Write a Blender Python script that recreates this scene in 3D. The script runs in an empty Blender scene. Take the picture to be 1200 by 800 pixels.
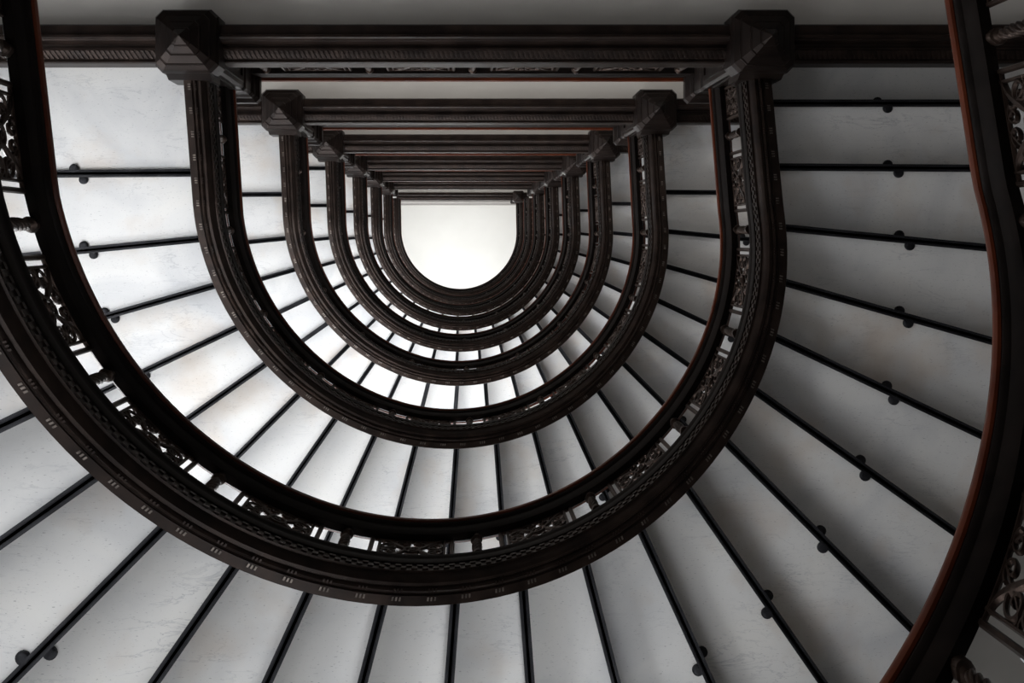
import bpy, math, random
from math import sin, cos, pi, radians, hypot, atan2

# ------------------------------------------------------------------ units
H = 3.5                  # storey height in metres
U = 1400.0               # plan units in one storey height
S = H / U                # metres per unit
XC, YC = 40.0, -61.0     # centre of the curved well
HALF = 926.8             # arc half length measured at radius 590
STRAIGHT = 302.0
TOTAL = HALF + STRAIGHT
MID0 = 1.378 * U         # string soffit of flight 0 half way round
WALL_R = 1290.0
random.seed(4)

C = bpy.context.scene.collection
sc = bpy.context.scene


# ------------------------------------------------------------------ materials
def new_mat(name):
    m = bpy.data.materials.new(name)
    m.use_nodes = True
    n = m.node_tree.nodes
    return m, n, m.node_tree.links, n['Principled BSDF']


def ramp(n, stops):
    r = n.new('ShaderNodeValToRGB')
    e = r.color_ramp.elements
    while len(e) > len(stops):
        e.remove(e[-1])
    while len(e) < len(stops):
        e.new(0.5)
    for k, (p, c) in enumerate(stops):
        e[k].position = p
        e[k].color = (*c, 1) if len(c) == 3 else c
    return r


def mat_marble():
    m, n, l, b = new_mat('white_marble')
    g = n.new('ShaderNodeNewGeometry')
    cloud = n.new('ShaderNodeTexNoise')
    cloud.inputs['Scale'].default_value = 1.7
    cloud.inputs['Detail'].default_value = 6
    cloud.inputs['Distortion'].default_value = 0.8
    l.new(g.outputs['Position'], cloud.inputs['Vector'])
    base = ramp(n, [(0.30, (0.64, 0.645, 0.66)), (0.52, (0.79, 0.785, 0.78)), (0.75, (0.84, 0.825, 0.80))])
    l.new(cloud.outputs['Fac'], base.inputs['Fac'])
    # fine grey veins
    mp = n.new('ShaderNodeMapping')
    mp.inputs['Rotation'].default_value = (0.3, 0.2, 0.7)
    mp.inputs['Scale'].default_value = (2.2, 9.0, 3.0)
    l.new(g.outputs['Position'], mp.inputs['Vector'])
    vein = n.new('ShaderNodeTexNoise')
    vein.inputs['Scale'].default_value = 1.3
    vein.inputs['Detail'].default_value = 9
    vein.inputs['Roughness'].default_value = 0.62
    vein.inputs['Distortion'].default_value = 0.5
    l.new(mp.outputs['Vector'], vein.inputs['Vector'])
    vr = ramp(n, [(0.484, (0, 0, 0)), (0.5, (1, 1, 1)), (0.516, (0, 0, 0))])
    l.new(vein.outputs['Fac'], vr.inputs['Fac'])
    # patchy mask so the veins break up
    mask = n.new('ShaderNodeTexNoise')
    mask.inputs['Scale'].default_value = 3.3
    l.new(g.outputs['Position'], mask.inputs['Vector'])
    mr = ramp(n, [(0.46, (0, 0, 0)), (0.68, (0.5, 0.5, 0.5))])
    l.new(mask.outputs['Fac'], mr.inputs['Fac'])
    mul = n.new('ShaderNodeMath')
    mul.operation = 'MULTIPLY'
    l.new(vr.outputs['Color'], mul.inputs[0])
    l.new(mr.outputs['Color'], mul.inputs[1])
    mix = n.new('ShaderNodeMix')
    mix.data_type = 'RGBA'
    l.new(mul.outputs[0], mix.inputs['Factor'])
    l.new(base.outputs['Color'], mix.inputs[6])
    mix.inputs[7].default_value = (0.36, 0.37, 0.40, 1)
    # dark specks
    sp = n.new('ShaderNodeTexNoise')
    sp.inputs['Scale'].default_value = 26
    sp.inputs['Detail'].default_value = 2
    l.new(mp.outputs['Vector'], sp.inputs['Vector'])
    sr = ramp(n, [(0.66, (0, 0, 0)), (0.74, (0.6, 0.6, 0.6))])
    l.new(sp.outputs['Fac'], sr.inputs['Fac'])
    mix2 = n.new('ShaderNodeMix')
    mix2.data_type = 'RGBA'
    l.new(sr.outputs['Color'], mix2.inputs['Factor'])
    l.new(mix.outputs[2], mix2.inputs[6])
    mix2.inputs[7].default_value = (0.25, 0.25, 0.27, 1)
    # brown stains
    st = n.new('ShaderNodeTexNoise')
    st.inputs['Scale'].default_value = 2.2
    st.inputs['Detail'].default_value = 4
    of = n.new('ShaderNodeVectorMath')
    of.operation = 'ADD'
    of.inputs[1].default_value = (7.3, 1.9, 4.4)
    l.new(g.outputs['Position'], of.inputs[0])
    l.new(of.outputs[0], st.inputs['Vector'])
    tr = ramp(n, [(0.53, (0, 0, 0)), (0.74, (0.5, 0.5, 0.5))])
    l.new(st.outputs['Fac'], tr.inputs['Fac'])
    mix3 = n.new('ShaderNodeMix')
    mix3.data_type = 'RGBA'
    l.new(tr.outputs['Color'], mix3.inputs['Factor'])
    l.new(mix2.outputs[2], mix3.inputs[6])
    mix3.inputs[7].default_value = (0.60, 0.47, 0.36, 1)
    l.new(mix3.outputs[2], b.inputs['Base Color'])
    b.inputs['Roughness'].default_value = 0.55
    b.inputs['Specular IOR Level'].default_value = 0.25
    return m


def mat_metal(name, dark, light, rough, metallic=0.55, scale=9.0, bump=0.0, spec=0.16):
    m, n, l, b = new_mat(name)
    g = n.new('ShaderNodeNewGeometry')
    t = n.new('ShaderNodeTexNoise')
    t.inputs['Scale'].default_value = scale
    t.inputs['Detail'].default_value = 5
    l.new(g.outputs['Position'], t.inputs['Vector'])
    r = ramp(n, [(0.35, dark), (0.7, light)])
    l.new(t.outputs['Fac'], r.inputs['Fac'])
    l.new(r.outputs['Color'], b.inputs['Base Color'])
    b.inputs['Metallic'].default_value = metallic
    b.inputs['Specular IOR Level'].default_value = spec
    rr = n.new('ShaderNodeMapRange')
    rr.inputs['To Min'].default_value = rough - 0.08
    rr.inputs['To Max'].default_value = rough + 0.12
    l.new(t.outputs['Fac'], rr.inputs['Value'])
    l.new(rr.outputs['Result'], b.inputs['Roughness'])
    if bump:
        bp = n.new('ShaderNodeBump')
        bp.inputs['Strength'].default_value = bump
        bp.inputs['Distance'].default_value = 0.01
        l.new(t.outputs['Fac'], bp.inputs['Height'])
        l.new(bp.outputs['Normal'], b.inputs['Normal'])
    return m


def mat_plain(name, a, c, rough, scale=3.0):
    m, n, l, b = new_mat(name)
    g = n.new('ShaderNodeNewGeometry')
    t = n.new('ShaderNodeTexNoise')
    t.inputs['Scale'].default_value = scale
    t.inputs['Detail'].default_value = 5
    l.new(g.outputs['Position'], t.inputs['Vector'])
    r = ramp(n, [(0.3, a), (0.7, c)])
    l.new(t.outputs['Fac'], r.inputs['Fac'])
    l.new(r.outputs['Color'], b.inputs['Base Color'])
    b.inputs['Roughness'].default_value = rough
    return m


def mat_glass():
    m, n, l, b = new_mat('window_glass')
    b.inputs['Base Color'].default_value = (0.9, 0.95, 0.95, 1)
    b.inputs['Roughness'].default_value = 0.05
    b.inputs['Transmission Weight'].default_value = 1.0
    b.inputs['IOR'].default_value = 1.1
    return m


M_MARBLE = mat_marble()
M_IRON = mat_metal('bronzed_cast_iron', (0.010, 0.0062, 0.005), (0.026, 0.0165, 0.013), 0.40, 0.45)
M_WORN = mat_metal('worn_bright_iron', (0.06, 0.05, 0.044), (0.20, 0.17, 0.15), 0.4, 0.6, 30)
M_RISER = mat_metal('blackened_iron', (0.012, 0.012, 0.014), (0.030, 0.030, 0.034), 0.45, 0.4)
M_NEWEL = mat_metal('bronzed_newel_iron', (0.0075, 0.005, 0.0042), (0.017, 0.011, 0.009), 0.34, 0.5, 6)
M_LATTICE = mat_metal('bronzed_lattice_iron', (0.022, 0.014, 0.011), (0.05, 0.033, 0.026), 0.38, 0.6, 14)
M_WOOD = mat_metal('varnished_mahogany', (0.046, 0.0085, 0.0025), (0.088, 0.018, 0.005), 0.42, 0.0, 5, 0.0, 0.15)
M_CHAN_SHADE = mat_metal('black_channel_and_shaded_iron', (0.0045, 0.0032, 0.0028), (0.010, 0.007, 0.006), 0.5, 0.2, 9.0, 0.0, 0.06)  # rail channel iron; also paints the shade on the string's inner face
M_PLASTER = mat_plain('warm_grey_plaster', (0.52, 0.50, 0.475), (0.58, 0.56, 0.53), 0.9)
M_CEIL = mat_plain('white_ceiling_paint', (0.84, 0.83, 0.79), (0.88, 0.87, 0.83), 0.9, 1.2)
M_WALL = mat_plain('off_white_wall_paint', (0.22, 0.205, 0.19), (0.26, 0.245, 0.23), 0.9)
M_FLOOR = mat_plain('pale_stone_floor', (0.15, 0.14, 0.13), (0.22, 0.205, 0.19), 0.5)
M_GLASS = mat_glass()
M_SASH = mat_plain('white_sash_paint', (0.70, 0.69, 0.66), (0.75, 0.74, 0.72), 0.5)


# ------------------------------------------------------------------ mesh helper (all input in units)
class MB:
    def __init__(self):
        self.v, self.f, self.m = [], [], []

    def add(self, verts, faces, mi=0):
        o = len(self.v)
        self.v += verts
        for f in faces:
            self.f.append([o + i for i in f])
            self.m.append(mi)

    def box(self, x0, x1, y0, y1, z0, z1, mi=0):
        v = [(x, y, z) for x in (x0, x1) for y in (y0, y1) for z in (z0, z1)]
        self.add(v, [(0, 1, 3, 2), (4, 6, 7, 5), (0, 4, 5, 1), (2, 3, 7, 6), (0, 2, 6, 4), (1, 5, 7, 3)], mi)

    def hexa(self, v8, mi=0):
        self.add(v8, [(0, 1, 3, 2), (4, 6, 7, 5), (0, 4, 5, 1), (2, 3, 7, 6), (0, 2, 6, 4), (1, 5, 7, 3)], mi)

    def prism(self, poly, z0, z1, mi=0):
        n = len(poly)
        v = [(x, y, z0) for x, y in poly] + [(x, y, z1) for x, y in poly]
        f = [list(range(n))[::-1], list(range(n, 2 * n))]
        f += [(i, (i + 1) % n, n + (i + 1) % n, n + i) for i in range(n)]
        self.add(v, f, mi)

    def loft(self, rings, mi=0, caps=True):
        """rings: list of equal-length closed vertex rings"""
        n = len(rings[0])
        v = [p for r in rings for p in r]
        f = []
        for k in range(len(rings) - 1):
            for i in range(n):
                j = (i + 1) % n
                f.append((k * n + i, k * n + j, (k + 1) * n + j, (k + 1) * n + i))
        if caps:
            f.append(list(range(n))[::-1])
            f.append([(len(rings) - 1) * n + i for i in range(n)])
        self.add(v, f, mi)

    def build(self, name, mats, parent=None, smooth=False):
        me = bpy.data.meshes.new(name)
        me.from_pydata([(x * S, y * S, z * S) for x, y, z in self.v], [], self.f)
        for m in (mats if isinstance(mats, (list, tuple)) else [mats]):
            me.materials.append(m)
        me.polygons.foreach_set('material_index', self.m)
        import bmesh
        bm = bmesh.new()
        bm.from_mesh(me)
        bmesh.ops.recalc_face_normals(bm, faces=bm.faces)
        bm.to_mesh(me)
        bm.free()
        if smooth:
            me.polygons.foreach_set('use_smooth', [True] * len(me.polygons))
            me.set_sharp_from_angle(angle=radians(38))
        me.update()
        o = bpy.data.objects.new(name, me)
        C.objects.link(o)
        if parent:
            o.parent = parent
        return o


def empty(name, loc=(0, 0, 0), label=None, cat=None, group=None):
    o = bpy.data.objects.new(name, None)
    C.objects.link(o)
    o.location = loc
    tag(o, label, cat, group)
    return o


def tag(o, label=None, cat=None, group=None, kind=None):
    for k, v in (('label', label), ('category', cat), ('group', group), ('kind', kind)):
        if v:
            o[k] = v
        elif k in o and v is None and k in ('label', 'category', 'group'):
            del o[k]
    return o


def copy_tree(o, parent=None):
    c = o.copy()
    C.objects.link(c)
    if parent:
        c.parent = parent
    for ch in [x for x in o.children]:
        copy_tree(ch, c)
    return c


def structure(o):
    o['kind'] = 'structure'
    return o


# ------------------------------------------------------------------ the helical path round the well
def path(L, r, dz=0.0):
    """point at arc length L (0 half way round, + towards the upper end), radius r, height dz above the string soffit"""
    if abs(L) <= HALF:
        a = pi / 2 - (L / HALF) * pi / 2
        k = r * (1 + 0.004 * cos(4 * (a - pi / 2)))
        x, y = XC + k * cos(a), YC + k * sin(a)
        z = 0.27 * U * (L / HALF) * pi / 2
    else:
        e = abs(L) - HALF
        sg = 1 if L > 0 else -1
        x, y = XC + sg * r * 1.004, YC - e
        z = sg * (0.27 * U * pi / 2 + 0.075 * U * e / STRAIGHT)
    return (x, y, z + dz)


def stations(a=-TOTAL, b=TOTAL, step=24.0):
    n = max(2, int((b - a) / step))
    return [a + (b - a) * i / n for i in range(n + 1)]


def sweep(mb, prof, a=-TOTAL, b=TOTAL, mi=0, step=24.0):
    mb.loft([[path(L, r, z) for r, z in prof] for L in stations(a, b, step)], mi)


def tube_on(mb, pts, wid, thk, place, mi=0, closed=False):
    """flat ribbon with rounded edges following the (u,v) polyline; place(u,v,d) maps to space"""
    n = len(pts)
    rings = []
    for i, (u, v) in enumerate(pts):
        if closed:
            p, q = pts[(i - 1) % n], pts[(i + 1) % n]
        else:
            p, q = pts[max(0, i - 1)], pts[min(n - 1, i + 1)]
        tx, ty = q[0] - p[0], q[1] - p[1]
        d = hypot(tx, ty) or 1
        nx, ny = -ty / d, tx / d
        w = wid(i / max(1, n - 1)) if callable(wid) else wid
        ring = []
        for k in range(6):
            a = k * pi / 3
            c, s_ = cos(a) * w, sin(a) * thk
            ring.append(place(u + nx * c, v + ny * c, s_))
        rings.append(ring)
    if closed:
        rings.append(rings[0])
    mb.loft(rings, mi, caps=not closed)


# ------------------------------------------------------------------ riser lines
OFF = [4.2, 14.4, 24.6, 34.8, 44.8, 54.7, 64.6, 74.2, 84.4, 89.6]


def riser_line(k):
    """inner point on the string edge and outward direction of riser k (1..20, 21 = the extra top one, 0 = extra low one)"""
    if k == 21:
        return (XC + 646, -303.0), (1.0, 0.0)
    if k == 0:
        return (XC - 646, -322.0), (-1.0, 0.0)
    j = int(abs(k - 10.5))
    sg = 1 if k > 10.5 else -1
    a = radians(90 - sg * OFF[j])
    d = (cos(a), sin(a))
    if k in (1, 20):
        return (XC + sg * 646, -150.0 if k == 1 else -155.0), d
    ph = radians(88.9 + 10.05 * (10.5 - k))
    return (XC + 644 * cos(ph), YC + 644 * sin(ph)), d


def on_line(k, t):
    p, d = riser_line(k)
    return (p[0] + d[0] * t, p[1] + d[1] * t)


def reach_wall(k, R=WALL_R - 8):
    p, d = riser_line(k)
    if p[1] + d[1] * 700 < YC:
        return ((XC + R) if d[0] > 0 else (XC - R), p[1] + d[1] / abs(d[0]) * 600)
    ox, oy = p[0] - XC, p[1] - YC
    bq = ox * d[0] + oy * d[1]
    t = -bq + math.sqrt(max(0, bq * bq - (ox * ox + oy * oy - R * R)))
    return (p[0] + d[0] * t, p[1] + d[1] * t)


def outer_arc(p, q, R=WALL_R - 8):
    """points between p and q along the outer wall line"""
    out = []
    for i in range(1, 4):
        x, y = p[0] + (q[0] - p[0]) * i / 4, p[1] + (q[1] - p[1]) * i / 4
        if y > YC:
            d = hypot(x - XC, y - YC)
            x, y = XC + (x - XC) * R / d, YC + (y - YC) * R / d
        out.append((x, y))
    return out


def tread_poly(k):
    a0, a1 = on_line(k, -24), reach_wall(k)
    b0, b1 = on_line(k + 1, -24), reach_wall(k + 1)
    return [a0, a1] + outer_arc(a1, b1) + [b1, b0]


ZM = (0.98 - 1.378) * U      # marble soffit of the lower landing, relative to the flight's origin
SLAB = 0.013 * U
BEAM_EDGE = -398.0


def make_flight(extra_top=False, extra_low=False, bolts=True):
    root = empty('stair_flight')
    st = 0 if extra_low else 1
    en = 21 if extra_top else 20
    nris = en - st + 1
    h = U / nris

    def zt(k):
        return ZM + (k - st + 1) * h
    # treads
    mats = M_MARBLE

    def tread(poly, z):
        mb = MB()
        mb.prism(poly, z, z + SLAB)
        mb.build('tread', mats, root)
    Rw = WALL_R - 8
    y1 = riser_line(st)[0][1]
    tread([(XC - 622, BEAM_EDGE), (XC - Rw, BEAM_EDGE), (XC - Rw, y1), (XC - 622, y1)], ZM)
    for k in range(st, en):
        tread(tread_poly(k), zt(k))
    y2 = riser_line(en)[0][1]
    tread([(XC + 622, BEAM_EDGE), (XC + Rw, BEAM_EDGE), (XC + Rw, y2), (XC + 622, y2)], zt(en))
    # risers
    for k in range(st, en + 1):
        p0, p1 = on_line(k, -20), reach_wall(k)
        dx, dy = p1[0] - p0[0], p1[1] - p0[1]
        d = hypot(dx, dy)
        ux, uy = dx / d, dy / d
        nx, ny = -uy, ux
        zlo, zhi = zt(k - 1), zt(k)

        def strip(w0, w1, z0, z1):
            mb.hexa([(p[0] + nx * w, p[1] + ny * w, z) for p in (p0, p1) for w in (w0, w1) for z in (z0, z1)])
        mb = MB()
        strip(-2.5, 2.5, zlo - 6, zhi)
        strip(-8.0, 8.0, zlo - 6, zlo - 0.5)
        strip(-8.0, -4.5, zlo - 11, zlo - 5.9)
        strip(4.5, 8.0, zlo - 9, zlo - 5.9)
        # rail along the foot of the upper slab
        strip(-6.0, 6.0, zhi - 6, zhi - 0.5)
        r = mb.build('riser', M_RISER, root)
        if bolts:
            # washers on both sides
            t = None
            best = None
            for q in range(0, 500, 5):
                x, y = p0[0] + ux * (20 + q), p0[1] + uy * (20 + q)
                rr = hypot(x - XC, y - YC) if y > YC else abs(x - XC)
                e = abs(rr - 932)
                if best is None or e < best:
                    best, t = e, 20 + q
            # up-stairs side of the line
            up = -1 if (nx * (riser_line(min(k + 1, en))[0][0] - p0[0] + 0.01) + ny * (riser_line(min(k + 1, en))[0][1] - p0[1])) < 0 else 1
            if k == en:
                up = -up if (nx * 0 + ny * (-1)) * up < 0 else up
            for sg, z in ((up, zhi), (-up, zlo)):
                mb = MB()
                cx = p0[0] + ux * t + nx * sg * 11
                cy = p0[1] + uy * t + ny * sg * 11
                rings = []
                for rad, zz in ((11, z - 0.5), (11, z - 5), (8.5, z - 7), (8.5, z - 7.2), (4.5, z - 8)):
                    rings.append([(cx + rad * cos(a * pi / 8), cy + rad * sin(a * pi / 8), zz) for a in range(16)])
                mb.loft(rings)
                mb.build('bolt', M_RISER, r)
    # curved string
    mb = MB()
    prof = [(644, 54), (645, 30), (646, 6), (644, 0), (628, 0), (627, 3), (625, 4), (623, 1), (620, -1), (617, 1), (615, 5),
            (613, 5), (612, 2), (608, 2), (603, 8), (600, 17), (598, 22), (594, 22), (594, 54)]
    sweep(mb, prof)
    sweep(mb, [(644, 54), (591, 54), (590, 57), (590, 74), (597, 78), (600, 112), (598, 116), (596, 122), (597, 128), (601, 131), (644, 131)], mi=2)  # upper part in darker iron: shade of the inner face put into colour
    # pairs of bead rows: triple ticks
    L = -TOTAL + 30
    while L < TOTAL - 20:
        for r0, r1, zz in ((630, 636, -1.5), (617, 622, -2.2)):
            for q in (-5.2, 0, 5.2):
                a, b = L + q - 1.3, L + q + 1.3
                mb.hexa([path(LL, r, z) for LL in (a, b) for r in (r0, r1) for z in (zz, 2.0)], 1 if r0 > 625 else 0)
        L += 51.0
    L = -TOTAL + 10
    while L < TOTAL - 10:           # pierced ornament band on the inner face
        mb.hexa([path(LL, r, z) for LL in (L, L + 9) for r in (591.5, 595) for z in (27, 35)], 0)
        mb.hexa([path(LL, r, z) for LL in (L + 8, L + 17) for r in (591.5, 595) for z in (40, 48)], 0)
        L += 17.0
    mb.build('stringer', [M_IRON, M_WORN, M_CHAN_SHADE], root, smooth=True)
    return root


# ------------------------------------------------------------------ balustrade ingredients
def spiral(cx, cy, r0, r1, a0, turns, n=26):
    return [(cx + (r0 + (r1 - r0) * i / n) * cos(a0 + turns * 2 * pi * i / n),
             cy + (r0 + (r1 - r0) * i / n) * sin(a0 + turns * 2 * pi * i / n)) for i in range(n + 1)]


def bez(p0, p1, p2, p3, n=14):
    out = []
    for i in range(n + 1):
        t = i / n
        a, b, c, d = (1 - t) ** 3, 3 * t * (1 - t) ** 2, 3 * t * t * (1 - t), t ** 3
        out.append((a * p0[0] + b * p1[0] + c * p2[0] + d * p3[0], a * p0[1] + b * p1[1] + c * p2[1] + d * p3[1]))
    return out


def scroll_panel(place, w, hgt):
    """one panel of cast scrollwork: side bars, four leafy scrolls round a rosette"""
    mb = MB()
    hw, cy = w / 2, hgt / 2
    for sg in (-1, 1):
        tube_on(mb, [(sg * hw, 0), (sg * hw, hgt)], 4.0, 4.0, place)
        tube_on(mb, [(sg * (hw - 13), 0), (sg * (hw - 13), hgt)], 2.6, 3.2, place)
    for v in (3.5, hgt - 3.5):
        tube_on(mb, [(-hw + hw * 2 * i / 10, v) for i in range(11)], 2.6, 3.2, place)
    iw = hw - 14
    tube_on(mb, [(13 * cos(a * pi / 8), cy + 13 * sin(a * pi / 8)) for a in range(16)], 3.4, 4.2, place, closed=True)
    tube_on(mb, [(4 * cos(a * pi / 4), cy + 4 * sin(a * pi / 4)) for a in range(8)], 3.2, 4.6, place, closed=True)
    for sx in (-1, 1):
        for sy in (-1, 1):
            # leaf running out to the corner
            p = bez((sx * 11, cy + sy * 7), (sx * iw * 0.35, cy + sy * hgt * 0.05), (sx * iw * 0.55, cy + sy * hgt * 0.42), (sx * iw, cy + sy * hgt * 0.44))
            tube_on(mb, p, lambda t: 1.5 + 5.0 * sin(pi * min(1, t * 1.05)) ** 0.8, 4.0, place)
            # curl hanging from the leaf
            c = (sx * iw * 0.68, cy + sy * hgt * 0.13)
            sp = spiral(c[0], c[1], 3.0, hgt * 0.15, 0 if sx > 0 else pi, 1.35 * sx * sy)
            tube_on(mb, sp, lambda t: 1.8 + 1.6 * t, 3.4, place)
            # small inner curl above and below the rosette
            c = (sx * iw * 0.24, cy + sy * hgt * 0.34)
            sp = spiral(c[0], c[1], 2.0, hgt * 0.11, pi / 2 * sy, -1.2 * sx * sy)
            tube_on(mb, sp, lambda t: 1.6 + 1.4 * t, 3.4, place)
            # crossing rib
            tube_on(mb, bez((sx * iw, cy + sy * 4), (sx * iw * 0.7, cy - sy * 10), (sx * iw * 0.4, cy + sy * hgt * 0.45), (sx * 3, cy + sy * hgt * 0.46)), 2.2, 3.0, place)
    return mb


def baluster(place3, hgt):
    """turned and twisted baluster; place3(a,b,v): a along, b across, v up"""
    mb = MB()
    rings = []

    def sq(half, v, tw=0.0, pinch=1.0):
        ring = []
        for k in range(16):
            a = k * pi / 8
            rad = half * (1.0 + 0.24 * abs(cos(2 * a)) * pinch)
            ring.append(place3(rad * cos(a + tw), rad * sin(a + tw), v))
        rings.append(ring)
    e = 14.0
    for half, v in ((9.5, 0), (9.5, e - 2), (6.5, e), (6.5, e + 2), (8.5, e + 4), (5.0, e + 8)):
        sq(half, v, 0, 0.6)
    n = 22
    v0, v1 = e + 9, hgt - e - 9
    for i in range(n + 1):
        t = i / n
        sq(5.2 + 1.6 * sin(pi * t), v0 + (v1 - v0) * t, 2.4 * pi * t, 1.5)
    for half, v in ((5.0, hgt - e - 8), (8.5, hgt - e - 4), (6.5, hgt - e - 2), (6.5, hgt - e), (9.5, hgt - e + 2), (9.5, hgt)):
        sq(half, v, 0, 0.6)
    mb.loft(rings)
    return mb


Z_STR_TOP = 131.0
Z_RAIL = 0.207 * U      # red inner nose of the handrail above the string soffit
B_R = 607.0
RAIL_SHIFT = -7.0      # the railing's own centre lies a touch to one side of the string's
Z_CHAN = Z_RAIL - 42
B_H = Z_CHAN - Z_STR_TOP + 2
STEP = 221.0


def make_balustrade():
    root = empty('stair_balustrade')
    mb = MB()
    z = Z_RAIL
    sweep(mb, [(584, z - 4), (580, z - 5), (577, z - 3), (576, z + 3), (577, z + 10), (582, z + 17), (589, z + 22), (600, z + 24),
               (610, z + 22), (618, z + 16), (622, z + 8), (622, z + 1), (618, z - 4), (612, z - 5)], step=18)
    mb.build('handrail', M_WOOD, root, smooth=True)
    mb = MB()
    sweep(mb, [(581, z - 4), (580, z - 9), (582, z - 14), (586, z - 17), (589, z - 34), (593, z - 42), (607, z - 42), (610, z - 34), (611, z - 16), (614, z - 5)], step=18)
    mb.build('rail_channel', M_CHAN_SHADE, root, smooth=True)

    def place_panel(L0):
        return lambda u, v, d: path(L0 + u, B_R + d, Z_STR_TOP - 2 + v)

    def place_bal(L0):
        return lambda a, b, v: path(L0 + a, B_R + b, Z_STR_TOP - 2 + v)
    for k in range(-5, 6):
        baluster(place_bal(k * STEP), B_H).build('baluster', M_LATTICE, root, smooth=True)
    for k in range(-5, 5):
        scroll_panel(place_panel((k + 0.5) * STEP), STEP - 86, B_H).build('scroll_panel', M_LATTICE, root, smooth=True)
    for sg in (-1, 1):
        scroll_panel(place_panel(sg * (5 * STEP + 80)), 76, B_H).build('scroll_panel', M_LATTICE, root, smooth=True)
    return root


def make_landing_balustrade(x0, x1):
    root = empty('landing_balustrade')
    yb = -426.0
    z = 2.215 * U - 1.378 * U      # rail nose relative to the flight origin convention
    zb = 2.03 * U - 1.378 * U
    mb = MB()
    prof = [(14, -5), (20, -4), (22, 3), (21, 10), (14, 18), (3, 24), (-8, 24), (-18, 18), (-24, 8), (-23, 0), (-16, -5)]
    mb.loft([[(x, yb + a, z + b) for a, b in prof] for x in (x0, x1)])
    mb.build('handrail', M_WOOD, root, smooth=True)
    mb = MB()
    prof = [(13, -5), (13, -40), (9, -60), (-9, -60), (-13, -40), (-13, -5)]
    mb.loft([[(x, yb + a, z + b) for a, b in prof] for x in (x0, x1)])
    mb.build('rail_channel', M_CHAN_SHADE, root)
    hgt = z - 60 - zb + 2
    mb = MB()
    mb.loft([[(x, yb + a, zb + b) for a, b in [(12, -30), (12, -6), (8, 1), (-8, 1), (-12, -6), (-12, -30)]] for x in (x0, x1)])
    mb.build('bottom_rail', M_IRON, root)
    for k in range(-2, 3):
        xx = 36 + 262 * k
        if x0 + 12 < xx < x1 - 12:
            baluster(lambda a, b, v: (xx + a, yb + b, zb + v), hgt).build('baluster', M_LATTICE, root, smooth=True)
    for k in range(-2, 2):
        xx = 36 + 262 * (k + 0.5)
        scroll_panel(lambda u, v, d: (xx + u, yb + d, zb + v), 262 - 96, hgt).build('scroll_panel', M_LATTICE, root, smooth=True)
    return root


# ------------------------------------------------------------------ newel posts (origin at the apex of the hanging pendant)
def octo(half, ch, z):
    c = half - ch
    return [(c, -half, z), (half, -c, z), (half, c, z), (c, half, z), (-c, half, z), (-half, c, z), (-half, -c, z), (-c, -half, z)]


def make_newel(scale=1.0):
    root = empty('newel_post')
    q = scale
    mb = MB()
    mb.loft([octo(a * q, c * q, z * q) for a, c, z in ((1.2, 0.35, 0), (15, 4.5, 16), (17, 5, 18), (19, 5.5, 19), (20, 6, 24), (33, 9, 36),
                                                        (36, 10, 37), (37, 10, 43), (51, 12, 55), (54, 13, 56), (55, 13, 61),
                                                        (62, 15, 66), (65, 16, 68), (67, 16, 74))])
    mb.build('pendant', M_NEWEL, root)
    mb = MB()
    mb.loft([octo(a * q, c * q, z * q) for a, c, z in ((67, 16, 74), (69, 16, 80), (69, 16, 150), (64, 12, 156), (62, 6, 160),
                                                        (62, 6, 420), (66, 6, 426), (66, 6, 440), (62, 6, 446), (62, 6, 528))])
    mb.hexa([(x * q, y * q, z * q) for x in (-48, 48) for (y, zb_) in ((66, 78), (80, 112)) for z in (zb_, 200)])
    # sunk panels' raised frames on the shaft
    for sx, sy in ((1, 0), (-1, 0), (0, 1), (0, -1)):
        for a, b, z0, z1 in ((-46, -34, 170, 400), (34, 46, 170, 400), (-34, 34, 170, 184), (-34, 34, 386, 400)):
            if sx:
                mb.box(sx * 61 * q, sx * 66 * q, a * q, b * q, z0 * q, z1 * q)
            else:
                mb.box(a * q, b * q, sy * 61 * q, sy * 66 * q, z0 * q, z1 * q)
    mb.build('shaft', M_NEWEL, root)
    mb = MB()
    mb.loft([octo(a * q, c * q, z * q) for a, c, z in ((63, 6, 528), (68, 7, 534), (70, 8, 544), (80, 10, 552), (82, 10, 566), (76, 10, 574),
                                                        (60, 12, 590), (34, 9, 604), (8, 2, 614))])
    mb.build('cap', M_NEWEL, root)
    return root


# ------------------------------------------------------------------ landing beam (structure)
def make_beam():
    mb = MB()
    x0, x1 = XC - WALL_R + 4, XC + WALL_R - 4
    zz = lambda v: (v - 1.378) * U
    prof = [(-467, zz(1.93)), (-467, zz(1.872)), (-463, zz(1.868)), (-444, zz(1.868)), (-442, zz(1.862)), (-437, zz(1.862)), (-434, zz(1.868)),
            (-431, zz(1.869)), (-430, zz(1.878)), (-426, zz(1.888)), (-419, zz(1.889)), (-419, zz(1.885)), (-415, zz(1.885)), (-414, zz(1.891)),
            (-406, zz(1.894)), (-399, zz(1.899)), (-395, zz(1.904)), (-394, zz(1.902)), (-390, zz(1.902)), (-388, zz(1.908)), (-388, zz(1.952)), (-398, zz(1.958)),
            (-398, zz(2.0)), (-467, zz(2.0))]
    mb.loft([[(x, y, z) for y, z in prof] for x in (x0, x1)])
    x = x0 + 4
    while x < x1 - 20:      # slanting leaf ornament on the ovolo
        mb.hexa([(x + sx + sl, y, z) for (sl, y, z0) in ((0, -413, zz(1.8905)), (9, -397, zz(1.8985))) for sx in (0, 5) for z in (z0 - 2.2, z0 + 3)])
        x += 11
    return mb.build('landing_beam', M_IRON)


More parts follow.
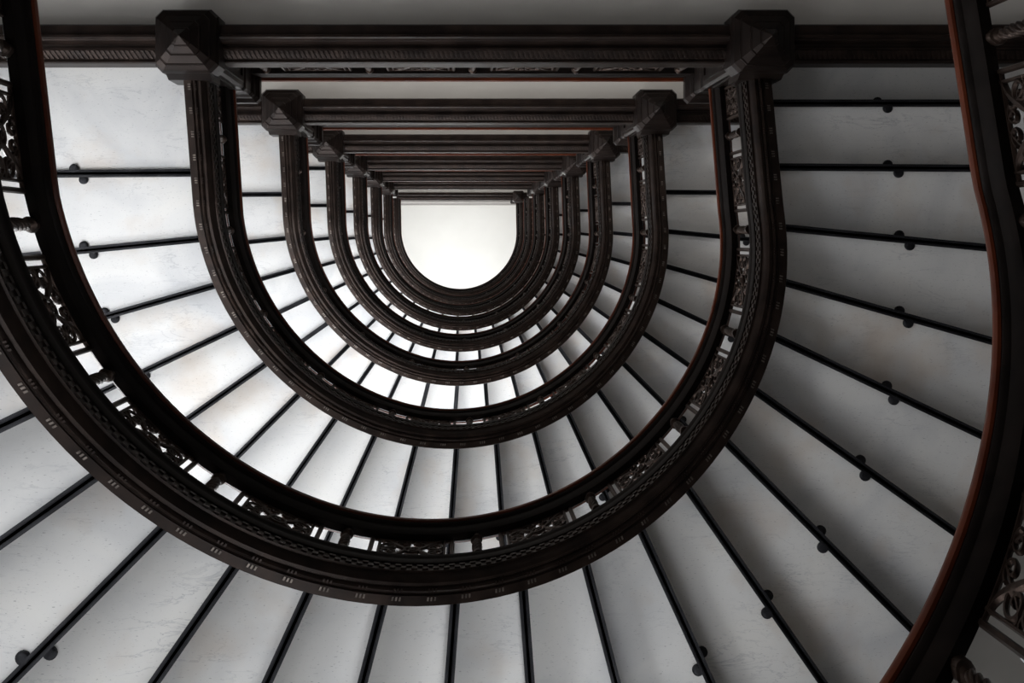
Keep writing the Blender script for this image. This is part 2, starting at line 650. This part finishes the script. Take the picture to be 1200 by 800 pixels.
# ------------------------------------------------------------------ assemble the stairs
ORD = ['outermost and largest', 'second', 'third', 'fourth', 'fifth', 'sixth', 'seventh', 'eighth and innermost']
flight_plain = make_flight(bolts=True)
flight_extra_top = make_flight(extra_top=True, bolts=True)
flight_extra_low = make_flight(extra_low=True, bolts=False)
flight_far = make_flight(bolts=False)
flights = {}
for n in range(-1, 8):
    src = {0: flight_extra_top, 1: flight_plain, 3: flight_extra_low, 2: flight_far}.get(n)
    if src is None:
        src = copy_tree(flight_far)
    src.location = (0, 0, (MID0 + n * U) * S)
    if n == -1:
        lab = 'lowest curved stair flight, carrying the cut-off red handrail along the edge'
    else:
        lab = ['curved stair flight with dark string forming the outermost, largest ring of the well',
               'curved stair flight of white marble treads, second dark ring in from the outside',
               'curved stair flight of white marble treads, third dark ring in from the outside',
               'curved stair flight of white marble treads, fourth dark ring in from the outside',
               'curved stair flight seen as fifth dark ring in from the outside',
               'curved stair flight seen as sixth dark ring in, brownish underside',
               'curved stair flight seen as narrow brown ring just outside the innermost one',
               'topmost curved stair flight, innermost ring bordering the white ceiling'][n]
    tag(src, lab, 'staircase', 'stair flights winding up round the well')

bal = make_balustrade()
for n in range(-1, 8):
    o = bal if n == -1 else copy_tree(bal)
    o.location = (RAIL_SHIFT * S, 0, (MID0 + n * U) * S)
    lab = ['cut-off red handrail with scrolled iron panels along the right edge',
           'iron scrollwork railing with red handrail on the outermost, largest ring',
           'iron railing with dark red handrail inside the second ring',
           'iron railing with dark handrail inside the third ring',
           'iron railing with dark handrail inside the fourth ring',
           'iron railing with dark handrail inside the fifth ring',
           'iron railing inside the sixth ring, above its brown underside',
           'iron railing of the narrow ring just outside the innermost',
           'topmost curved iron railing, its inner edge framing the white ceiling'][n + 1]
    tag(o, lab, 'railing', 'curved railings following the flights')

# newels
NY = -426.0
newel = make_newel()
first = True
WORD = {1: 'nearest and largest', 2: 'second largest', 3: 'third largest', 4: 'fourth largest', 5: 'fifth largest', 6: 'smallest'}
for n in range(1, 7):
    for side, x in (('left', -590.0), ('right', 662.0)):
        o = newel if first else copy_tree(newel)
        first = False
        o.location = (x * S, NY * S, (1.798 + n - 1) * U * S)
        tag(o, f'dark newel post with stepped pyramid pendant, {WORD[n]} of the {side} row', 'newel post', 'newel posts hanging at the landings')
o = make_newel(0.82)
o.location = (622 * S, NY * S, 8.80 * U * S)
tag(o, 'tiny brown newel post at the corner of the white ceiling, on the top landing', 'newel post', 'newel posts hanging at the landings')

# landing balustrades
lb = make_landing_balustrade(-590 + 60, 662 - 60)
first = True
for n in (1, 2, 3, 4, 5, 6, 8):
    o = lb if first else copy_tree(lb)
    first = False
    o.location = (0, 0, (MID0 + (n - 1) * U) * S)
    lab = {1: 'straight landing railing with red-brown handrail between the two largest newel posts',
           2: 'straight landing railing between the second largest pair of newel posts',
           3: 'straight landing railing between the third largest pair of newel posts',
           4: 'straight landing railing between the fourth largest pair of newel posts',
           5: 'straight landing railing between the fifth largest pair of newel posts',
           6: 'straight landing railing between the smallest pair of newel posts',
           8: 'topmost straight landing railing along the upper edge of the white ceiling'}[n]
    tag(o, lab, 'railing', 'straight railings along the landings')

# landing beams, landing slabs
beam = make_beam()
beam['kind'] = 'structure'
slab_mb = MB()
Rw = WALL_R - 4
slab_mb.box(XC - Rw, XC + Rw, -1490, -468, (1.905 - 1.378) * U, (1.993 - 1.378) * U)
slab_mb.box(XC - Rw, XC + Rw, -1490, -468, (1.993 - 1.378) * U, (2.0 - 1.378) * U, 1)
slab = structure(slab_mb.build('landing_floor', [M_PLASTER, M_MARBLE]))
first = True
for n in (0, 1, 2, 3, 4, 5, 6, 7, 8):
    z = (MID0 + (n - 1) * U) * S
    if n != 7:
        o = beam if first else beam.copy()
        if not first:
            C.objects.link(o)
        o.location = (0, 0, z)
    o2 = slab if first else slab.copy()
    if not first:
        C.objects.link(o2)
    o2.location = (0, 0, z)
    first = False

# ------------------------------------------------------------------ enclosure: floor, walls with windows, ceiling
Z_FLOOR, Z_TOP = -0.20 * U, 10.70 * U
mb = MB()
mb.box(XC - 1420, XC + 1420, -1600, 1420, Z_FLOOR - 60, Z_FLOOR)
structure(mb.build('floor', M_FLOOR))
mb = MB()
mb.box(XC - 1420, XC + 1420, -1600, 1420, Z_TOP, Z_TOP + 60)
structure(mb.build('ceiling', M_CEIL))
mb = MB()
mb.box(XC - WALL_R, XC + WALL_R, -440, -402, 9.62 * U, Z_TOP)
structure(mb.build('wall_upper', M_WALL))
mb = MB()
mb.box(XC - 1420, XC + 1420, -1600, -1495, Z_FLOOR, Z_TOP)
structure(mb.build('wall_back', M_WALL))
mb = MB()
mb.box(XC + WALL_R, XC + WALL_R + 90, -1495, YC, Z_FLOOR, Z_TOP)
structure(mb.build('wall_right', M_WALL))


def wall_frame(ph):
    """corner points, mid point and directions of the wall facet centred on polar angle ph (deg)"""
    w = 11.25
    a0, a1 = radians(ph - w), radians(ph + w)
    p = (XC + WALL_R * cos(a0), YC + WALL_R * sin(a0))
    q = (XC + WALL_R * cos(a1), YC + WALL_R * sin(a1))
    return p, q


WIN_HALF_W, WIN_H = 200.0, 0.62 * U
curved = MB()
wleft = MB()
win_count = 0
win_spots = []


def facet(mb, p, q, windows, gain=(1.0, 1.0, 1.0)):
    """wall facet from p to q in plan, holes at windows = [(zc)]"""
    dx, dy = q[0] - p[0], q[1] - p[1]
    d = hypot(dx, dy)
    ux, uy = dx / d, dy / d
    mx, my = (p[0] + q[0]) / 2, (p[1] + q[1]) / 2
    # outward normal
    nx, ny = uy, -ux
    if nx * (mx - XC) + ny * (my - min(YC, my)) < 0:
        nx, ny = -nx, -ny

    def slab_(t0, t1, z0, z1):
        mb.hexa([(p[0] + ux * t + nx * w, p[1] + uy * t + ny * w, z) for t in (t0, t1) for w in (0, 90) for z in (z0, z1)])
    if not windows:
        slab_(0, d, Z_FLOOR, Z_TOP)
        return
    c = d / 2
    slab_(0, c - WIN_HALF_W, Z_FLOOR, Z_TOP)
    slab_(c + WIN_HALF_W, d, Z_FLOOR, Z_TOP)
    z = Z_FLOOR
    for wi, zc in enumerate(windows):
        slab_(c - WIN_HALF_W, c + WIN_HALF_W, z, zc - WIN_H / 2)
        z = zc + WIN_H / 2
        win_spots.append(((mx, my), (ux, uy), (nx, ny), zc, gain[min(2, wi)]))
    slab_(c - WIN_HALF_W, c + WIN_HALF_W, z, Z_TOP)


# daylight admitted per window column: (lowest storey, next storey, storeys above)
WINDOW_FACETS = {78.75: (0.42, 0.13, 1.05), 101.25: (0.05, 0.40, 1.1), 123.75: (0.30, 0.78, 0.95), 146.25: (0.44, 0.85, 1.25), 168.75: (0.60, 1.5, 0.40)}
for i in range(8):
    ph = 11.25 + 22.5 * i
    p, q = wall_frame(ph)
    wins = []
    if ph in WINDOW_FACETS:
        rise = (0.98 + 0.5 * (1 + (90 - ph) / 90.0))
        wins = [(rise + n - 0.5) * U for n in range(0, 9)] + [(rise + 9 - 0.48) * U]
    facet(curved, p, q, wins, WINDOW_FACETS.get(ph, (1, 1, 1)))
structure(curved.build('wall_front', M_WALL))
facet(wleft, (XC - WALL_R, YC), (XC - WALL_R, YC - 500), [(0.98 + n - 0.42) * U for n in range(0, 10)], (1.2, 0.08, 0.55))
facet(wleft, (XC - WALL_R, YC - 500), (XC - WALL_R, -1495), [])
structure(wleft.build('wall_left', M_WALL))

# windows: frame, bars, glass, and daylight entering through each of them
POWER = 70.0
for i, ((mx, my), (ux, uy), (nx, ny), zc, gain) in enumerate(win_spots):
    mb = MB()

    def bar(t0, t1, w0, w1, z0, z1, mb=mb):
        mb.hexa([(mx + ux * t + nx * w, my + uy * t + ny * w, z) for t in (t0, t1) for w in (w0, w1) for z in (z0, z1)])
    a, b, z0, z1 = -WIN_HALF_W, WIN_HALF_W, zc - WIN_H / 2, zc + WIN_H / 2
    bar(a, a + 14, 40, 70, z0, z1)
    bar(b - 14, b, 40, 70, z0, z1)
    bar(a + 14, b - 14, 40, 70, z0, z0 + 16)
    bar(a + 14, b - 14, 40, 70, z1 - 14, z1)
    bar(a + 14, b - 14, 46, 66, zc - 8, zc + 8)
    bar(-6, 6, 48, 64, z0 + 16, z1 - 14)
    w = structure(mb.build(f'window_{i + 1}', M_SASH))
    mb = MB()
    bar(a + 12, b - 12, 55, 57, z0 + 10, z1 - 10, mb)
    mb.build('pane', M_GLASS, w)
    ld = bpy.data.lights.new('window_daylight', 'AREA')
    ld.shape = 'RECTANGLE'
    ld.size = (b - a - 20) * S
    ld.size_y = (z1 - z0 - 20) * S
    ld.energy = POWER * gain
    ld.color = (0.96, 0.98, 1.0)
    lo = bpy.data.objects.new('window_daylight', ld)
    C.objects.link(lo)
    lo.location = ((mx + nx * 30) * S, (my + ny * 30) * S, zc * S)
    from mathutils import Vector
    lo.rotation_euler = Vector((-nx, -ny, 0.10)).to_track_quat('-Z', 'Z').to_euler()

# top storey: added fill light brightening the white ceiling, no fixture behind it
ld = bpy.data.lights.new('ceiling_fill_light', 'AREA')
ld.shape = 'RECTANGLE'
ld.size, ld.size_y = 2.2, 0.8
ld.energy = 14
ld.color = (1.0, 0.97, 0.90)
lo = bpy.data.objects.new('ceiling_fill_light', ld)
C.objects.link(lo)
lo.location = ((XC + 1000) * S, 300 * S, 9.45 * U * S)
lo.rotation_euler = (Vector((-0.6, -0.1, 1.0))).to_track_quat('-Z', 'Z').to_euler()

# added fill lights brightening the landing soffits behind the straight railings, from the second storey up
for n in range(1, 8):
    ld = bpy.data.lights.new('soffit_fill_light', 'AREA')
    ld.shape = 'RECTANGLE'
    ld.size, ld.size_y = 3.4, 0.5
    ld.energy = 26
    ld.color = (1.0, 0.96, 0.91)
    lo = bpy.data.objects.new('soffit_fill_light', ld)
    C.objects.link(lo)
    lo.location = (XC * S, -1000 * S, (0.98 + n + 0.36) * U * S)
    lo.rotation_euler = (radians(180), 0, 0)

# ------------------------------------------------------------------ world
w = bpy.data.worlds.new('World')
sc.world = w
w.use_nodes = True
bg = w.node_tree.nodes['Background']
bg.inputs['Color'].default_value = (0.85, 0.92, 1.0, 1)
bg.inputs['Strength'].default_value = 1.0

# ------------------------------------------------------------------ camera: flat on its back, looking straight up
cam = bpy.data.cameras.new('camera')
cam.sensor_fit = 'HORIZONTAL'
cam.sensor_width = 36.0
cam.lens = 36.0 * 1400.0 / 1200.0
cam.shift_x = (600 - 537.25) / 1200.0
cam.shift_y = -(400 - 278.0) / 1200.0
cam.clip_start = 0.05
cam.clip_end = 200
co = bpy.data.objects.new('camera', cam)
C.objects.link(co)
co.rotation_euler = (pi, 0, 0)
sc.camera = co

sc.view_settings.view_transform = 'Standard'
sc.view_settings.look = 'None'
sc.view_settings.gamma = 1
sc.view_settings.exposure = 0.0
sc.view_settings.use_curve_mapping = False
sc.cycles.use_denoising = True
sc.cycles.max_bounces = 8
sc.cycles.diffuse_bounces = 5
sc.cycles.glossy_bounces = 3
sc.cycles.caustics_reflective = False
sc.cycles.caustics_refractive = False
